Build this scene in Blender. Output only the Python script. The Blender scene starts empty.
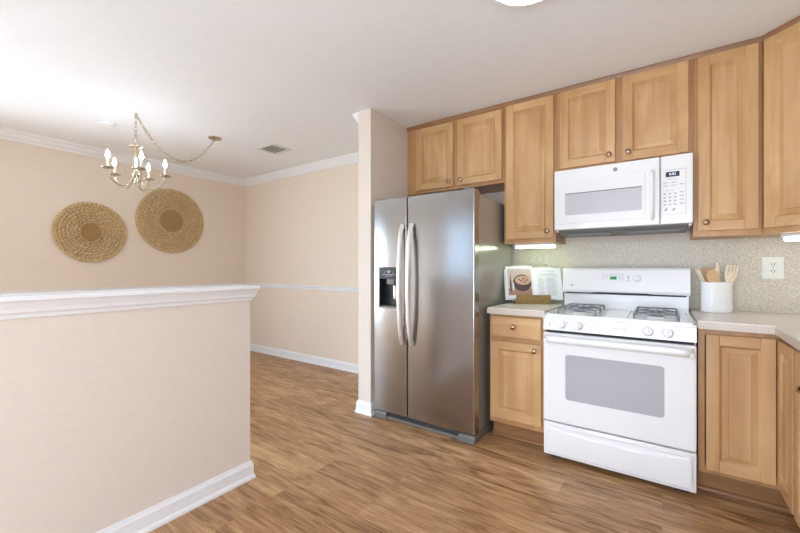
import bpy, bmesh, math, random
from mathutils import Vector, Matrix
random.seed(7)
sc = bpy.context.scene
COL = sc.collection
PI = math.pi

# ------------------------------------------------------------ camera
cam_d = bpy.data.cameras.new('camera'); cam = bpy.data.objects.new('camera', cam_d)
COL.objects.link(cam); sc.camera = cam
cam.location = (0, 0, 1.2); cam.rotation_euler = (PI/2, 0, math.radians(35))
cam_d.sensor_width = 36; cam_d.lens = 374.4/800*36; cam_d.shift_y = 1.5/800
cam_d.clip_start = .02

# ------------------------------------------------------------ world, daylight, exposure
w = bpy.data.worlds.new('daylight'); sc.world = w; w.use_nodes = True
wn = w.node_tree; bgn = wn.nodes['Background']; bgn.inputs[1].default_value = 6
tcw = wn.nodes.new('ShaderNodeTexCoord'); sx = wn.nodes.new('ShaderNodeSeparateXYZ'); rw = wn.nodes.new('ShaderNodeValToRGB')
mw = wn.nodes.new('ShaderNodeMapRange'); mw.inputs[1].default_value = -.3; mw.inputs[2].default_value = .3
wn.links.new(tcw.outputs['Generated'], sx.inputs[0]); wn.links.new(sx.outputs['Z'], mw.inputs[0]); wn.links.new(mw.outputs[0], rw.inputs[0])
rw.color_ramp.elements[0].position = .30; rw.color_ramp.elements[0].color = (.16, .19, .20, 1)      # ground
rw.color_ramp.elements[1].position = .50; rw.color_ramp.elements[1].color = (.50, .72, 1, 1)       # sky
wn.links.new(rw.outputs[0], bgn.inputs[0])
sc.view_settings.view_transform = 'Standard'; sc.view_settings.look = 'None'
sc.view_settings.gamma = 1; sc.view_settings.use_curve_mapping = False
sc.view_settings.exposure = -0.56

def area(name, loc, rot, sx, sy, power, color=(1, 1, 1)):
    l = bpy.data.lights.new(name, 'AREA'); l.shape = 'RECTANGLE'; l.size = sx; l.size_y = sy
    l.energy = power; l.color = color
    o = bpy.data.objects.new(name, l); COL.objects.link(o); o.location = loc; o.rotation_euler = rot
    return o
# behind the camera: fill through an added kitchen window, then dining window daylight
area('window_daylight', (-.35, -1.72, 1.15), (PI/2+.18, 0, 0), 1.6, 1.8, 112, (.87, .93, 1))
area('window_daylight', (-2.95, -1.72, 1.1), (PI/2+.1, 0, 0), .85, 1.9, 5, (.62, .80, 1))
# fill through a glazed door added to brighten the dining room, outside the frame
area('window_daylight', (-5.19, -.55, 1.0), (PI/2-.25, 0, -PI/2), 1.5, 1.6, 150, (.78, .91, 1))

# ------------------------------------------------------------ materials
def lin(c):
    return tuple(((v/255)/12.92 if v/255 <= .04045 else ((v/255+.055)/1.055)**2.4) for v in c)
def new_mat(name):
    m = bpy.data.materials.new(name); m.use_nodes = True
    nt = m.node_tree; b = nt.nodes['Principled BSDF']
    return m, nt, b
def N(nt, t, **kw):
    n = nt.nodes.new(t)
    for k, v in kw.items(): setattr(n, k, v)
    return n
def tex_coords(nt, scale, obj_random=False, kind='Object'):
    tc = N(nt, 'ShaderNodeTexCoord'); mp = N(nt, 'ShaderNodeMapping')
    mp.inputs['Scale'].default_value = scale
    nt.links.new(tc.outputs[kind], mp.inputs[0])
    if obj_random:
        oi = N(nt, 'ShaderNodeObjectInfo'); mu = N(nt, 'ShaderNodeVectorMath', operation='SCALE')
        mu.inputs[0].default_value = (37, 53, 91)
        nt.links.new(oi.outputs['Random'], mu.inputs['Scale'])
        nt.links.new(mu.outputs[0], mp.inputs['Location'])
    return mp
def ramp(nt, src, stops):
    r = N(nt, 'ShaderNodeValToRGB'); e = r.color_ramp.elements
    while len(e) < len(stops): e.new(.5)
    for el, (p, c) in zip(e, stops): el.position = p; el.color = (*lin(c), 1)
    nt.links.new(src, r.inputs[0]); return r
def bump(nt, b, src, strength, dist=.01):
    bp = N(nt, 'ShaderNodeBump'); bp.inputs['Strength'].default_value = strength
    bp.inputs['Distance'].default_value = dist
    nt.links.new(src, bp.inputs['Height']); nt.links.new(bp.outputs[0], b.inputs['Normal']); return bp

def plain(name, rgb, rough=.5, metal=0, var=.03, scale=30, bmp=0, spec=.5, coat=0):
    """one colour with a slight procedural variation"""
    m, nt, b = new_mat(name)
    mp = tex_coords(nt, (scale,)*3)
    no = N(nt, 'ShaderNodeTexNoise'); no.inputs['Detail'].default_value = 4
    nt.links.new(mp.outputs[0], no.inputs['Vector'])
    lo = tuple(max(0, v*(1-var)) for v in rgb); hi = tuple(min(255, v*(1+var)) for v in rgb)
    r = ramp(nt, no.outputs['Fac'], [(.3, lo), (.7, hi)])
    nt.links.new(r.outputs[0], b.inputs['Base Color'])
    b.inputs['Roughness'].default_value = rough; b.inputs['Metallic'].default_value = metal
    b.inputs['Specular IOR Level'].default_value = spec; b.inputs['Coat Weight'].default_value = coat
    if bmp: bump(nt, b, no.outputs['Fac'], bmp, .002)
    return m
def glow(name, rgb, strength, base=(240, 240, 240)):
    m, nt, b = new_mat(name)
    b.inputs['Base Color'].default_value = (*lin(base), 1)
    b.inputs['Emission Color'].default_value = (*lin(rgb), 1)
    b.inputs['Emission Strength'].default_value = strength
    b.inputs['Roughness'].default_value = .4
    return m

def maple(name, axis, dark=(185, 139, 91), light=(222, 182, 133)):
    m, nt, b = new_mat(name)
    s = [11, 11, 11]; s[axis] = 1.1
    mp = tex_coords(nt, s, True)
    n1 = N(nt, 'ShaderNodeTexNoise'); n1.inputs['Scale'].default_value = 1.0
    n1.inputs['Detail'].default_value = 6; n1.inputs['Distortion'].default_value = 1.1
    nt.links.new(mp.outputs[0], n1.inputs['Vector'])
    s2 = [2.6, 2.6, 2.6]; s2[axis] = 1.2
    mp2 = tex_coords(nt, s2, True)
    n2 = N(nt, 'ShaderNodeTexNoise'); n2.inputs['Scale'].default_value = 1.6; n2.inputs['Detail'].default_value = 3
    n2.inputs['Distortion'].default_value = .6
    nt.links.new(mp2.outputs[0], n2.inputs['Vector'])
    mx = N(nt, 'ShaderNodeMix', data_type='FLOAT'); mx.inputs[0].default_value = .5
    nt.links.new(n1.outputs['Fac'], mx.inputs[2]); nt.links.new(n2.outputs['Fac'], mx.inputs[3])
    mid = tuple((a+c)//2 for a, c in zip(dark, light))
    r = ramp(nt, mx.outputs[0], [(.30, dark), (.5, mid), (.70, light)])
    nt.links.new(r.outputs[0], b.inputs['Base Color'])
    b.inputs['Roughness'].default_value = .38; b.inputs['Coat Weight'].default_value = .12
    b.inputs['Coat Roughness'].default_value = .25
    bump(nt, b, n1.outputs['Fac'], .06, .002)
    return m

def floor_mat():
    m, nt, b = new_mat('oak_plank_vinyl')
    mp = tex_coords(nt, (1, 1, 1))
    br = N(nt, 'ShaderNodeTexBrick'); br.offset = .37; br.offset_frequency = 2
    br.inputs['Scale'].default_value = 1; br.inputs['Brick Width'].default_value = 1.22
    br.inputs['Row Height'].default_value = .152; br.inputs['Mortar Size'].default_value = .0011
    br.inputs['Mortar Smooth'].default_value = .4; br.inputs['Bias'].default_value = 0
    br.inputs['Color1'].default_value = (0, 0, 0, 1); br.inputs['Color2'].default_value = (1, 1, 1, 1)
    br.inputs['Mortar'].default_value = (.5, .5, .5, 1)
    nt.links.new(mp.outputs[0], br.inputs['Vector'])
    # every plank its own piece of grain: offset the noise by the plank's value
    sv = N(nt, 'ShaderNodeVectorMath', operation='SCALE'); sv.inputs[0].default_value = (13, 7, 29)
    nt.links.new(br.outputs['Color'], sv.inputs['Scale'])
    def grain(sc_, detail, dist):
        mpp = tex_coords(nt, sc_); ad = N(nt, 'ShaderNodeVectorMath', operation='ADD')
        nt.links.new(mpp.outputs[0], ad.inputs[0]); nt.links.new(sv.outputs[0], ad.inputs[1])
        n = N(nt, 'ShaderNodeTexNoise'); n.inputs['Scale'].default_value = 1; n.inputs['Detail'].default_value = detail
        n.inputs['Distortion'].default_value = dist; n.inputs['Roughness'].default_value = .62
        nt.links.new(ad.outputs[0], n.inputs['Vector']); return n, ad
    g1, a1 = grain((2.6, 42, 1), 8, 1.8)
    g2, a2 = grain((1.6, 9, 1), 5, 2.2)
    g3, a3 = grain((5, 140, 1), 3, .3)
    def mix(a, c, f):
        x = N(nt, 'ShaderNodeMix', data_type='FLOAT'); x.inputs[0].default_value = f
        nt.links.new(a, x.inputs[2]); nt.links.new(c, x.inputs[3]); return x.outputs[0]
    v = mix(mix(g1.outputs['Fac'], g2.outputs['Fac'], .55), g3.outputs['Fac'], .22)
    sep = N(nt, 'ShaderNodeSeparateColor'); nt.links.new(br.outputs['Color'], sep.inputs[0])
    tone = N(nt, 'ShaderNodeMath', operation='MULTIPLY_ADD'); tone.inputs[1].default_value = .06; tone.inputs[2].default_value = -.03
    nt.links.new(sep.outputs[0], tone.inputs[0])
    sm = N(nt, 'ShaderNodeMath', operation='ADD'); nt.links.new(v, sm.inputs[0]); nt.links.new(tone.outputs[0], sm.inputs[1])
    r = ramp(nt, sm.outputs[0], [(.36, (100, 72, 46)), (.44, (154, 114, 77)), (.52, (186, 145, 104)), (.62, (214, 175, 132))])
    seam = N(nt, 'ShaderNodeMix', data_type='RGBA', blend_type='MULTIPLY')
    sf = N(nt, 'ShaderNodeMath', operation='MULTIPLY'); sf.inputs[1].default_value = .45
    nt.links.new(br.outputs['Fac'], sf.inputs[0]); nt.links.new(sf.outputs[0], seam.inputs[0])
    nt.links.new(r.outputs[0], seam.inputs[6]); seam.inputs[7].default_value = (.25, .17, .11, 1)
    nt.links.new(seam.outputs[2], b.inputs['Base Color'])
    b.inputs['Roughness'].default_value = .42; b.inputs['Specular IOR Level'].default_value = .4
    bump(nt, b, g1.outputs['Fac'], .08, .002)
    return m

def speckle(name, c1, c2, c3, scale, rough=.35):
    m, nt, b = new_mat(name)
    mp = tex_coords(nt, (scale,)*3)
    no = N(nt, 'ShaderNodeTexNoise'); no.inputs['Detail'].default_value = 8; no.inputs['Roughness'].default_value = .7
    nt.links.new(mp.outputs[0], no.inputs['Vector'])
    r = ramp(nt, no.outputs['Fac'], [(.40, c1), (.5, c2), (.60, c3)])
    nt.links.new(r.outputs[0], b.inputs['Base Color']); b.inputs['Roughness'].default_value = rough
    return m

def steel(name, rgb, rough, axis=0, metal=1.0):
    m, nt, b = new_mat(name)
    s = [9, 9, 9]; s[axis] = .6
    mp = tex_coords(nt, s)
    no = N(nt, 'ShaderNodeTexNoise'); no.inputs['Scale'].default_value = 1; no.inputs['Detail'].default_value = 1
    nt.links.new(mp.outputs[0], no.inputs['Vector'])
    r = ramp(nt, no.outputs['Fac'], [(.3, tuple(v*.985 for v in rgb)), (.7, rgb)])
    nt.links.new(r.outputs[0], b.inputs['Base Color'])
    b.inputs['Roughness'].default_value = rough; b.inputs['Metallic'].default_value = metal
    return m

def straw(name, lo, mid, hi):
    m, nt, b = new_mat(name)
    mp = tex_coords(nt, (48, 48, 48))
    no = N(nt, 'ShaderNodeTexNoise'); no.inputs['Detail'].default_value = 5
    nt.links.new(mp.outputs[0], no.inputs['Vector'])
    r = ramp(nt, no.outputs['Fac'], [(.38, lo), (.5, mid), (.62, hi)])
    nt.links.new(r.outputs[0], b.inputs['Base Color']); b.inputs['Roughness'].default_value = .75
    return m

M = {}
M['wall'] = plain('beige_wall_paint', (225, 213, 202), .75, var=.008, scale=6)
M['dine'] = plain('warm_beige_wall_paint', (234, 218, 201), .75, var=.008, scale=6)
M['ceil'] = plain('white_ceiling_paint', (243, 246, 250), .8, var=.006, scale=5)
M['trim'] = plain('white_trim_paint', (238, 238, 240), .4, var=.006)
M['floor'] = floor_mat()
M['wood_z'] = maple('maple_upright_grain', 2); M['wood_x'] = maple('maple_level_grain_x', 0); M['wood_y'] = maple('maple_level_grain_y', 1)
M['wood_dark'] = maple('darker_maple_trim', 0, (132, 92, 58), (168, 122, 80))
M['frame_z'] = maple('maple_face_frame', 2, (168, 122, 78), (204, 158, 110))
M['lam'] = speckle('speckled_backsplash_laminate', (176, 166, 148), (209, 200, 183), (234, 226, 210), 44)
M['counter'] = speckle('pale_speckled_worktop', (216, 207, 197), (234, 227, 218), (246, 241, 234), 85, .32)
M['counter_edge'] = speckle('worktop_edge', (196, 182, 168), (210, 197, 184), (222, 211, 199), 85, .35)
M['white'] = plain('white_enamel', (240, 240, 242), .22, var=.004, coat=.3)
M['white2'] = plain('white_plastic', (236, 236, 238), .35, var=.004)
M['glass_w'] = plain('pale_grey_oven_glass', (176, 178, 184), .12, var=.02, scale=200, coat=.4)
M['mw_glass'] = plain('pale_screened_microwave_glass', (200, 200, 207), .15, var=.02, scale=200)
M['dark'] = plain('black_plastic', (24, 24, 26), .35)
M['gap'] = plain('dark_gap', (38, 36, 36), .6)
M['iron'] = plain('grey_cast_iron', (132, 138, 146), .45, var=.1, scale=60)
M['chrome'] = plain('polished_chrome', (210, 210, 210), .12, 1)
M['steel'] = steel('brushed_stainless_steel', (162, 158, 156), .2, 2)
M['steel_side'] = steel('grey_satin_cabinet_side', (168, 164, 160), .2, 1, .35)
M['steel_h'] = steel('satin_steel_handle', (226, 222, 218), .38, 2, .8)
M['grey'] = plain('grey_plastic', (112, 109, 106), .4)
M['knob'] = plain('antique_bronze', (158, 132, 108), .25, .9, var=.12, scale=120)
M['brass'] = plain('aged_pale_brass', (196, 184, 160), .25, .85, var=.06, scale=80)
M['candle'] = plain('ivory_candle_sleeve', (244, 240, 230), .5)
M['bulb'] = glow('lit_bulb', (240, 246, 255), 120)
M['disc'] = glow('lit_ceiling_diffuser', (240, 247, 255), 20)
M['tube'] = glow('lit_fluorescent_diffuser', (226, 255, 214), 12)
M['tube2'] = glow('lit_white_diffuser', (255, 255, 246), 11)
M['straw'] = straw('woven_straw', (134, 98, 54), (202, 166, 114), (248, 228, 190))
M['straw_d'] = straw('dark_tight_straw', (136, 102, 58), (164, 128, 80), (188, 152, 104))
M['paper'] = plain('white_page', (238, 238, 242), .6, var=.004)
M['ink'] = plain('grey_print', (186, 187, 196), .6)
M['photo_bg'] = plain('dusty_pink_photo_ground', (206, 186, 178), .5, var=.12, scale=40)
M['photo_dark'] = plain('dark_pot_print', (84, 66, 66), .5, var=.1, scale=60)
M['photo_soup'] = plain('tan_soup_print', (206, 164, 138), .5, var=.16, scale=120)
M['photo_wood'] = plain('wood_print', (168, 128, 112), .5, var=.1, scale=80)
M['bamboo'] = straw('bamboo_ledge', (122, 96, 52), (150, 122, 74), (176, 150, 100))
M['ceramic'] = plain('white_glazed_ceramic', (240, 240, 242), .18, coat=.4)
M['utensil'] = straw('pale_wood_utensil', (234, 214, 184), (244, 228, 204), (250, 238, 220))
M['utensil2'] = straw('tan_wood_utensil', (206, 168, 126), (222, 186, 144), (232, 200, 160))
M['outlet'] = plain('ivory_outlet_plastic', (232, 234, 224), .35)
M['green_led'] = glow('green_clock_display', (60, 200, 80), .55, (20, 70, 30))
M['blue_led'] = glow('pale_blue_digits', (170, 210, 255), 1.2)
M['print'] = plain('grey_printed_marks', (172, 172, 178), .5)
M['vent'] = plain('white_vent_metal', (222, 222, 222), .5)
m_, nt_, b_ = new_mat('window_glass')
tr = N(nt_, 'ShaderNodeBsdfTransparent'); gl = N(nt_, 'ShaderNodeBsdfGlossy'); gl.inputs['Roughness'].default_value = .02
mxs = N(nt_, 'ShaderNodeMixShader'); mxs.inputs[0].default_value = .06
nt_.links.new(tr.outputs[0], mxs.inputs[1]); nt_.links.new(gl.outputs[0], mxs.inputs[2])
nt_.links.new(mxs.outputs[0], nt_.nodes['Material Output'].inputs[0])
M['glass'] = m_

# ------------------------------------------------------------ helpers
def tag(o, label=None, cat=None, group=None, kind=None):
    if label: o['label'] = label
    if cat: o['category'] = cat
    if group: o['group'] = group
    if kind: o['kind'] = kind
    return o
def empty(name, loc, label, cat, group=None, rz=0):
    o = bpy.data.objects.new(name, None); COL.objects.link(o); o.location = loc
    o.rotation_euler = (0, 0, rz); o.empty_display_size = .1
    return tag(o, label, cat, group)

class MB:
    """collects shapes (given in world coordinates, or local ones under a turned parent) in one mesh"""
    def __init__(self): self.v = []; self.f = []; self.m = []; self.s = []; self.mats = []
    def mi(self, mat):
        if mat not in self.mats: self.mats.append(mat)
        return self.mats.index(mat)
    def add(self, vs, fs, mat, smooth=False):
        k = len(self.v); self.v += [tuple(p) for p in vs]; i = self.mi(mat)
        for f in fs: self.f.append(tuple(a+k for a in f)); self.m.append(i); self.s.append(smooth)
        return self
    def box(self, lo, hi, mat, bev=0):
        bm = bmesh.new(); bmesh.ops.create_cube(bm, size=1)
        for v in bm.verts:
            v.co = Vector([(a+b)/2 + c*(b-a) for a, b, c in zip(lo, hi, v.co)])
        if bev:
            bev = min(bev, .45*min(abs(b-a) for a, b in zip(lo, hi)))
            bmesh.ops.bevel(bm, geom=bm.edges[:], offset=bev, segments=2, affect='EDGES', profile=.6)
        return self.bm(bm, mat, False)
    def bm(self, bm, mat, smooth=False, mtx=None):
        if mtx: bm.transform(mtx)
        bmesh.ops.recalc_face_normals(bm, faces=bm.faces[:])
        bm.verts.index_update()
        self.add([v.co[:] for v in bm.verts], [[v.index for v in f.verts] for f in bm.faces], mat, smooth)
        bm.free(); return self
    def lathe(self, prof, c, axis, mat, n=28, cap=True, sx=1, sy=1):
        """prof: (radius, height) pairs along axis (0, 1, 2 or a vector) from c"""
        ax = Vector(axis).normalized() if not isinstance(axis, int) else Vector([1.0 if i == axis else 0 for i in range(3)])
        u = ax.orthogonal().normalized() if isinstance(axis, tuple) else Vector([0, 1, 0] if axis == 0 else [1, 0, 0])
        w_ = ax.cross(u); c = Vector(c); vs = []; fs = []
        for r, h in prof:
            for i in range(n):
                a = 2*PI*i/n; vs.append(c + ax*h + u*(r*sx*math.cos(a)) + w_*(r*sy*math.sin(a)))
        for j in range(len(prof)-1):
            for i in range(n):
                a, b = j*n+i, j*n+(i+1) % n; fs.append((a, b, b+n, a+n))
        if cap:
            fs.append(tuple(range(n-1, -1, -1))); k = (len(prof)-1)*n; fs.append(tuple(range(k, k+n)))
        return self.add(vs, fs, mat, True)
    def tube(self, pts, r, mat, n=10, closed=False, flat=1.0):
        pts = [Vector(p) for p in pts]; rs = r if isinstance(r, (list, tuple)) else [r]*len(pts)
        vs = []; fs = []; m = len(pts); ref = None
        for k, p in enumerate(pts):
            if closed: t = pts[(k+1) % m]-pts[k-1]
            else: t = pts[min(k+1, m-1)]-pts[max(k-1, 0)]
            t.normalize()
            if ref is None: ref = t.orthogonal().normalized()
            ref = (ref-t*ref.dot(t)).normalized(); w_ = t.cross(ref)
            for i in range(n):
                a = 2*PI*i/n; vs.append(p + ref*(rs[k]*math.cos(a)) + w_*(rs[k]*flat*math.sin(a)))
        for k in range(m if closed else m-1):
            for i in range(n):
                a, b = k*n+i, k*n+(i+1) % n; c, d = ((k+1) % m)*n+i, ((k+1) % m)*n+(i+1) % n
                fs.append((a, b, d, c))
        if not closed:
            fs.append(tuple(range(n-1, -1, -1))); fs.append(tuple(range((m-1)*n, m*n)))
        return self.add(vs, fs, mat, True)
    def prism(self, poly, lo, hi, axis, mat, smooth=False):
        """poly: 2D points; extruded along axis from lo to hi. axis 0 -> (y,z); 1 -> (x,z); 2 -> (x,y)"""
        def P(a, b, h): return {0: (h, a, b), 1: (a, h, b), 2: (a, b, h)}[axis]
        n = len(poly); vs = [P(a, b, lo) for a, b in poly]+[P(a, b, hi) for a, b in poly]
        fs = [tuple(range(n)), tuple(range(2*n-1, n-1, -1))]+[(i, i+n, (i+1) % n+n, (i+1) % n) for i in range(n)]
        return self.add(vs, fs, mat, smooth)
    def sweep(self, prof, path, mat, ends=True):
        """moulding: prof = (outward, z) points, path = xy points; outward lies to the right of the path"""
        P = [Vector(p) for p in path]; n = len(prof); vs = []; fs = []
        for k, p in enumerate(P):
            d1 = (P[k]-P[k-1]).normalized() if k else None
            d2 = (P[k+1]-P[k]).normalized() if k < len(P)-1 else None
            n1 = Vector((d1.y, -d1.x)) if d1 else None; n2 = Vector((d2.y, -d2.x)) if d2 else None
            if n1 and n2: nn = (n1+n2); nn = nn*(1/(nn.dot(n1)))
            else: nn = n1 or n2
            for o, z in prof: vs.append((p.x+nn.x*o, p.y+nn.y*o, z))
        for k in range(len(P)-1):
            for i in range(n):
                j = (i+1) % n; fs.append((k*n+i, k*n+j, (k+1)*n+j, (k+1)*n+i))
        if ends: fs.append(tuple(range(n))); fs.append(tuple(range(len(P)*n-1, (len(P)-1)*n-1, -1)))
        return self.add(vs, fs, mat)
    def build(self, name, parent=None, origin=None):
        me = bpy.data.meshes.new(name)
        off = Vector(origin) if origin is not None else (parent.matrix_basis.translation.copy() if parent and parent.type == 'EMPTY' else Vector((0, 0, 0)))
        self.v = [Vector(p)-off for p in self.v]
        me.from_pydata([p[:] for p in self.v], [], self.f)
        for m in self.mats: me.materials.append(m)
        me.polygons.foreach_set('material_index', self.m); me.polygons.foreach_set('use_smooth', self.s)
        bm = bmesh.new(); bm.from_mesh(me); bmesh.ops.recalc_face_normals(bm, faces=bm.faces[:]); bm.to_mesh(me); bm.free()
        me.update()
        if any(self.s) : 
            try: me.set_sharp_from_angle(angle=math.radians(38))
            except Exception: pass
        o = bpy.data.objects.new(name, me); COL.objects.link(o)
        if parent: o.parent = parent
        if origin is not None: o.location = off
        return o
def part(name, mb, parent):
    """a part; its coordinates are world ones, the thing's empty is unrotated"""
    p = parent; off = Vector((0, 0, 0))
    while p is not None: off += p.location; p = p.parent
    o = mb.build(name, None, None)
    for v in o.data.vertices: v.co -= off
    o.parent = parent
    return o
def struct(name, mb): return tag(mb.build(name), kind='structure')
def text_mesh(name, s, size, mtx, mat, parent, depth=.0006, align='CENTER'):
    cu = bpy.data.curves.new(name, 'FONT'); cu.body = s; cu.size = size; cu.extrude = depth; cu.align_x = align; cu.align_y = 'CENTER'
    t = bpy.data.objects.new(name, cu); COL.objects.link(t); bpy.context.view_layer.update()
    me = bpy.data.meshes.new_from_object(t.evaluated_get(bpy.context.evaluated_depsgraph_get()))
    bpy.data.objects.remove(t); me.transform(mtx); me.materials.clear(); me.materials.append(mat)
    p = parent; off = Vector((0, 0, 0))
    while p is not None: off += p.location; p = p.parent
    me.transform(Matrix.Translation(-off))
    o = bpy.data.objects.new(name, me); COL.objects.link(o); o.parent = parent; return o
FACE_Y = Matrix.Rotation(PI/2, 4, 'X')      # text that reads from -Y

# ------------------------------------------------------------ room shell
YB, XL, XR, YF, H = 3.23, -5.06, 1.08, -1.6, 2.5
PX0, PX1 = -2.076, -1.945       # the wall line between dining room and kitchen
b = MB(); b.box((XL-.1, YF-.1, -.06), (XR+.1, YB+.1, 0), M['floor']); struct('floor', b)
b = MB(); b.box((XL-.1, YF-.1, H), (XR+.1, YB+.1, H+.06), M['ceil']); struct('ceiling', b)
b = MB(); b.box((XL-.1, YB, 0), (PX0+.05, YB+.1, H), M['dine']); b.box((PX0+.05, YB, 0), (XR+.1, YB+.1, H), M['wall']); struct('wall_back', b)
b = MB(); b.box((XL-.1, YF, 0), (XL, -1.4, H), M['dine']); b.box((XL-.1, .3, 0), (XL, YB, H), M['dine']); b.box((XL-.1, -1.4, 2.15), (XL, .3, H), M['dine'])
struct('wall_left', b)
b = MB(); t = .06  # unseen glazed door, added to let the dining fill light in
b.box((XL-.08, -1.4, 0), (XL+.01, -1.4+t, 2.15), M['trim']); b.box((XL-.08, .3-t, 0), (XL+.01, .3, 2.15), M['trim']); b.box((XL-.08, -1.4, 2.15-t), (XL+.01, .3, 2.15), M['trim'])
b.box((XL-.08, -1.4, 0), (XL+.01, .3, .04), M['trim']); b.box((XL-.06, -.58, 0), (XL-.01, -.52, 2.15), M['trim']); dgl = struct('added_door_1', b)
b = MB(); b.box((XL-.04, -1.34, .04), (XL-.036, .24, 2.09), M['glass']); b.build('pane', dgl)
b = MB(); b.box((XR, YF, 0), (XR+.1, YB, H), M['wall']); struct('wall_right', b)
wins = [(-3.22, -2.42, .1, 2.1), (-1.2, .5, .15, 2.1)]  # second one: kitchen window added and sized for the light it brings
b = MB(); xs = XL-.1
for x0, x1, z0, z1 in wins:
    b.box((xs, YF-.1, 0), (x0, YF, H), M['wall']); b.box((x0, YF-.1, 0), (x1, YF, z0), M['wall'])
    b.box((x0, YF-.1, z1), (x1, YF, H), M['wall']); xs = x1
b.box((xs, YF-.1, 0), (XR+.1, YF, H), M['wall']); struct('wall_front', b)
for i, (x0, x1, z0, z1) in enumerate(wins):
    fr = MB(); t = .05
    fr.box((x0, YF-.06, z0), (x0+t, YF+.015, z1), M['trim']); fr.box((x1-t, YF-.06, z0), (x1, YF+.015, z1), M['trim'])
    fr.box((x0, YF-.06, z0), (x1, YF+.02, z0+t), M['trim']); fr.box((x0, YF-.06, z1-t), (x1, YF+.015, z1), M['trim'])
    fr.box(((x0+x1)/2-.02, YF-.05, z0), ((x0+x1)/2+.02, YF, z1), M['trim'])
    f = struct('window_%d' % (i+1), fr)
    g = MB(); g.box((x0+t, YF-.03, z0+t), (x1-t, YF-.026, z1-t), M['glass']); g.build('pane', f)
b = MB(); b.box((PX0, 2.36, 0), (PX1, YB, H), M['wall']); struct('wall_partition', b)
HX0, HX1, HE = -2.05, -1.93, 1.262
b = MB(); b.box((HX0, YF, 0), (HX1, HE, 1.08), M['wall']); struct('wall_half', b)

BASE = [(0, 0), (.022, 0), (.022, .012), (.014, .026), (.014, .078), (.009, .088), (.006, .1), (0, .1)]
def base(name, path): b = MB(); b.sweep(BASE, path, M['trim']); struct(name, b)
base('baseboard_half', [(HX1, YF), (HX1, HE), (HX0, HE), (HX0, YF)])
base('baseboard_partition', [(PX0, YB), (PX0, 2.36), (PX1, 2.36), (PX1, 2.5)])
base('baseboard_back', [(XL, YB), (PX0, YB)])
base('baseboard_left', [(XL, .3), (XL, YB)])
base('baseboard_right', [(XR, -.5), (XR, YF)])
CR = [(0, H-.092), (.008, H-.092), (.012, H-.078), (.03, H-.058), (.045, H-.032), (.062, H-.016), (.068, H), (0, H)]
b = MB(); b.sweep(CR, [(XL, YF), (XL, YB), (PX0, YB), (PX0, 2.36)], M['trim']); struct('trim_1', b)
CH = [(0, .925), (.012, .925), (.016, .938), (.012, .948), (.02, .962), (.022, .974), (0, .978)]
b = MB(); b.sweep(CH, [(XL, .3), (XL, YB), (PX0, YB)], M['trim']); struct('trim_2', b)
# half-wall cap: shelf board with stepped moulding below
b = MB()
b.box((HX0-.05, YF, 1.08), (HX1+.052, HE+.034, 1.1), M['trim'], .005)
CAP = [(0, 1.016), (.008, 1.016), (.012, 1.03), (.02, 1.038), (.024, 1.052), (.03, 1.066), (.034, 1.08), (0, 1.08)]
b.sweep(CAP, [(HX1, YF), (HX1, HE), (HX0, HE), (HX0, YF)], M['trim'])
struct('trim_3', b)

# ------------------------------------------------------------ cabinets
Z_ = Matrix.Identity(4)
def frame_mtx(o, ux, face):
    """local (u along width, v up, w outwards) -> world"""
    ux = Vector(ux); wz = Vector(face); m = Matrix.Identity(4)
    for i, col in enumerate((ux, Vector((0, 0, 1)), wz)):
        for r in range(3): m[r][i] = col[r]
    m.translation = Vector(o); return m
def panel_door(wd, ht, mtx, level, rail=.056, t=.02):
    """raised-panel door: two stiles, two rails with mitred bead, bevelled raised panel"""
    b = MB(); up = M['wood_z']
    def bx(u0, v0, w0, u1, v1, w1, mat, bev=.003):
        k = len(b.v); b.box((u0, v0, w0), (u1, v1, w1), mat, bev)
        for i in range(k, len(b.v)): b.v[i] = (mtx @ Vector(b.v[i]))[:]
    bx(0, 0, 0, rail, ht, t, up); bx(wd-rail, 0, 0, wd, ht, t, up)
    bx(rail, 0, 0, wd-rail, rail, t-.0004, level); bx(rail, ht-rail, 0, wd-rail, ht, t-.0004, level)
    # bead, groove, bevel and raised field as nested rings
    rings = [(0, t-.001), (.007, t-.008), (.010, t-.011), (.034, t-.003), (.036, t-.0005)]
    vs = []; fs = []
    for ins, wv in rings:
        a0, a1 = rail+ins, wd-rail-ins; c0, c1 = rail+ins, ht-rail-ins
        vs += [(a0, c0, wv), (a1, c0, wv), (a1, c1, wv), (a0, c1, wv)]
    for k in range(len(rings)-1):
        for i in range(4):
            j = (i+1) % 4; fs.append((k*4+i, k*4+j, (k+1)*4+j, (k+1)*4+i))
    k = (len(rings)-1)*4; fs.append((k, k+1, k+2, k+3))
    b.add([(mtx @ Vector(p))[:] for p in vs], fs, up)
    return b
def slab_front(wd, ht, mtx, level, t=.02):
    b = MB(); b.box((0, 0, 0), (wd, ht, t), level, .006); b.v = [(mtx @ Vector(p))[:] for p in b.v]; return b
def knob(pos, face, parent, label=None):
    b = MB(); b.lathe([(.012, 0), (.010, .003), (.007, .008), (.007, .013), (.014, .017), (.0185, .022), (.017, .028), (.009, .032), (.001, .0325)], pos, tuple(face), M['knob'], 20)
    return part('knob', b, parent)
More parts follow.
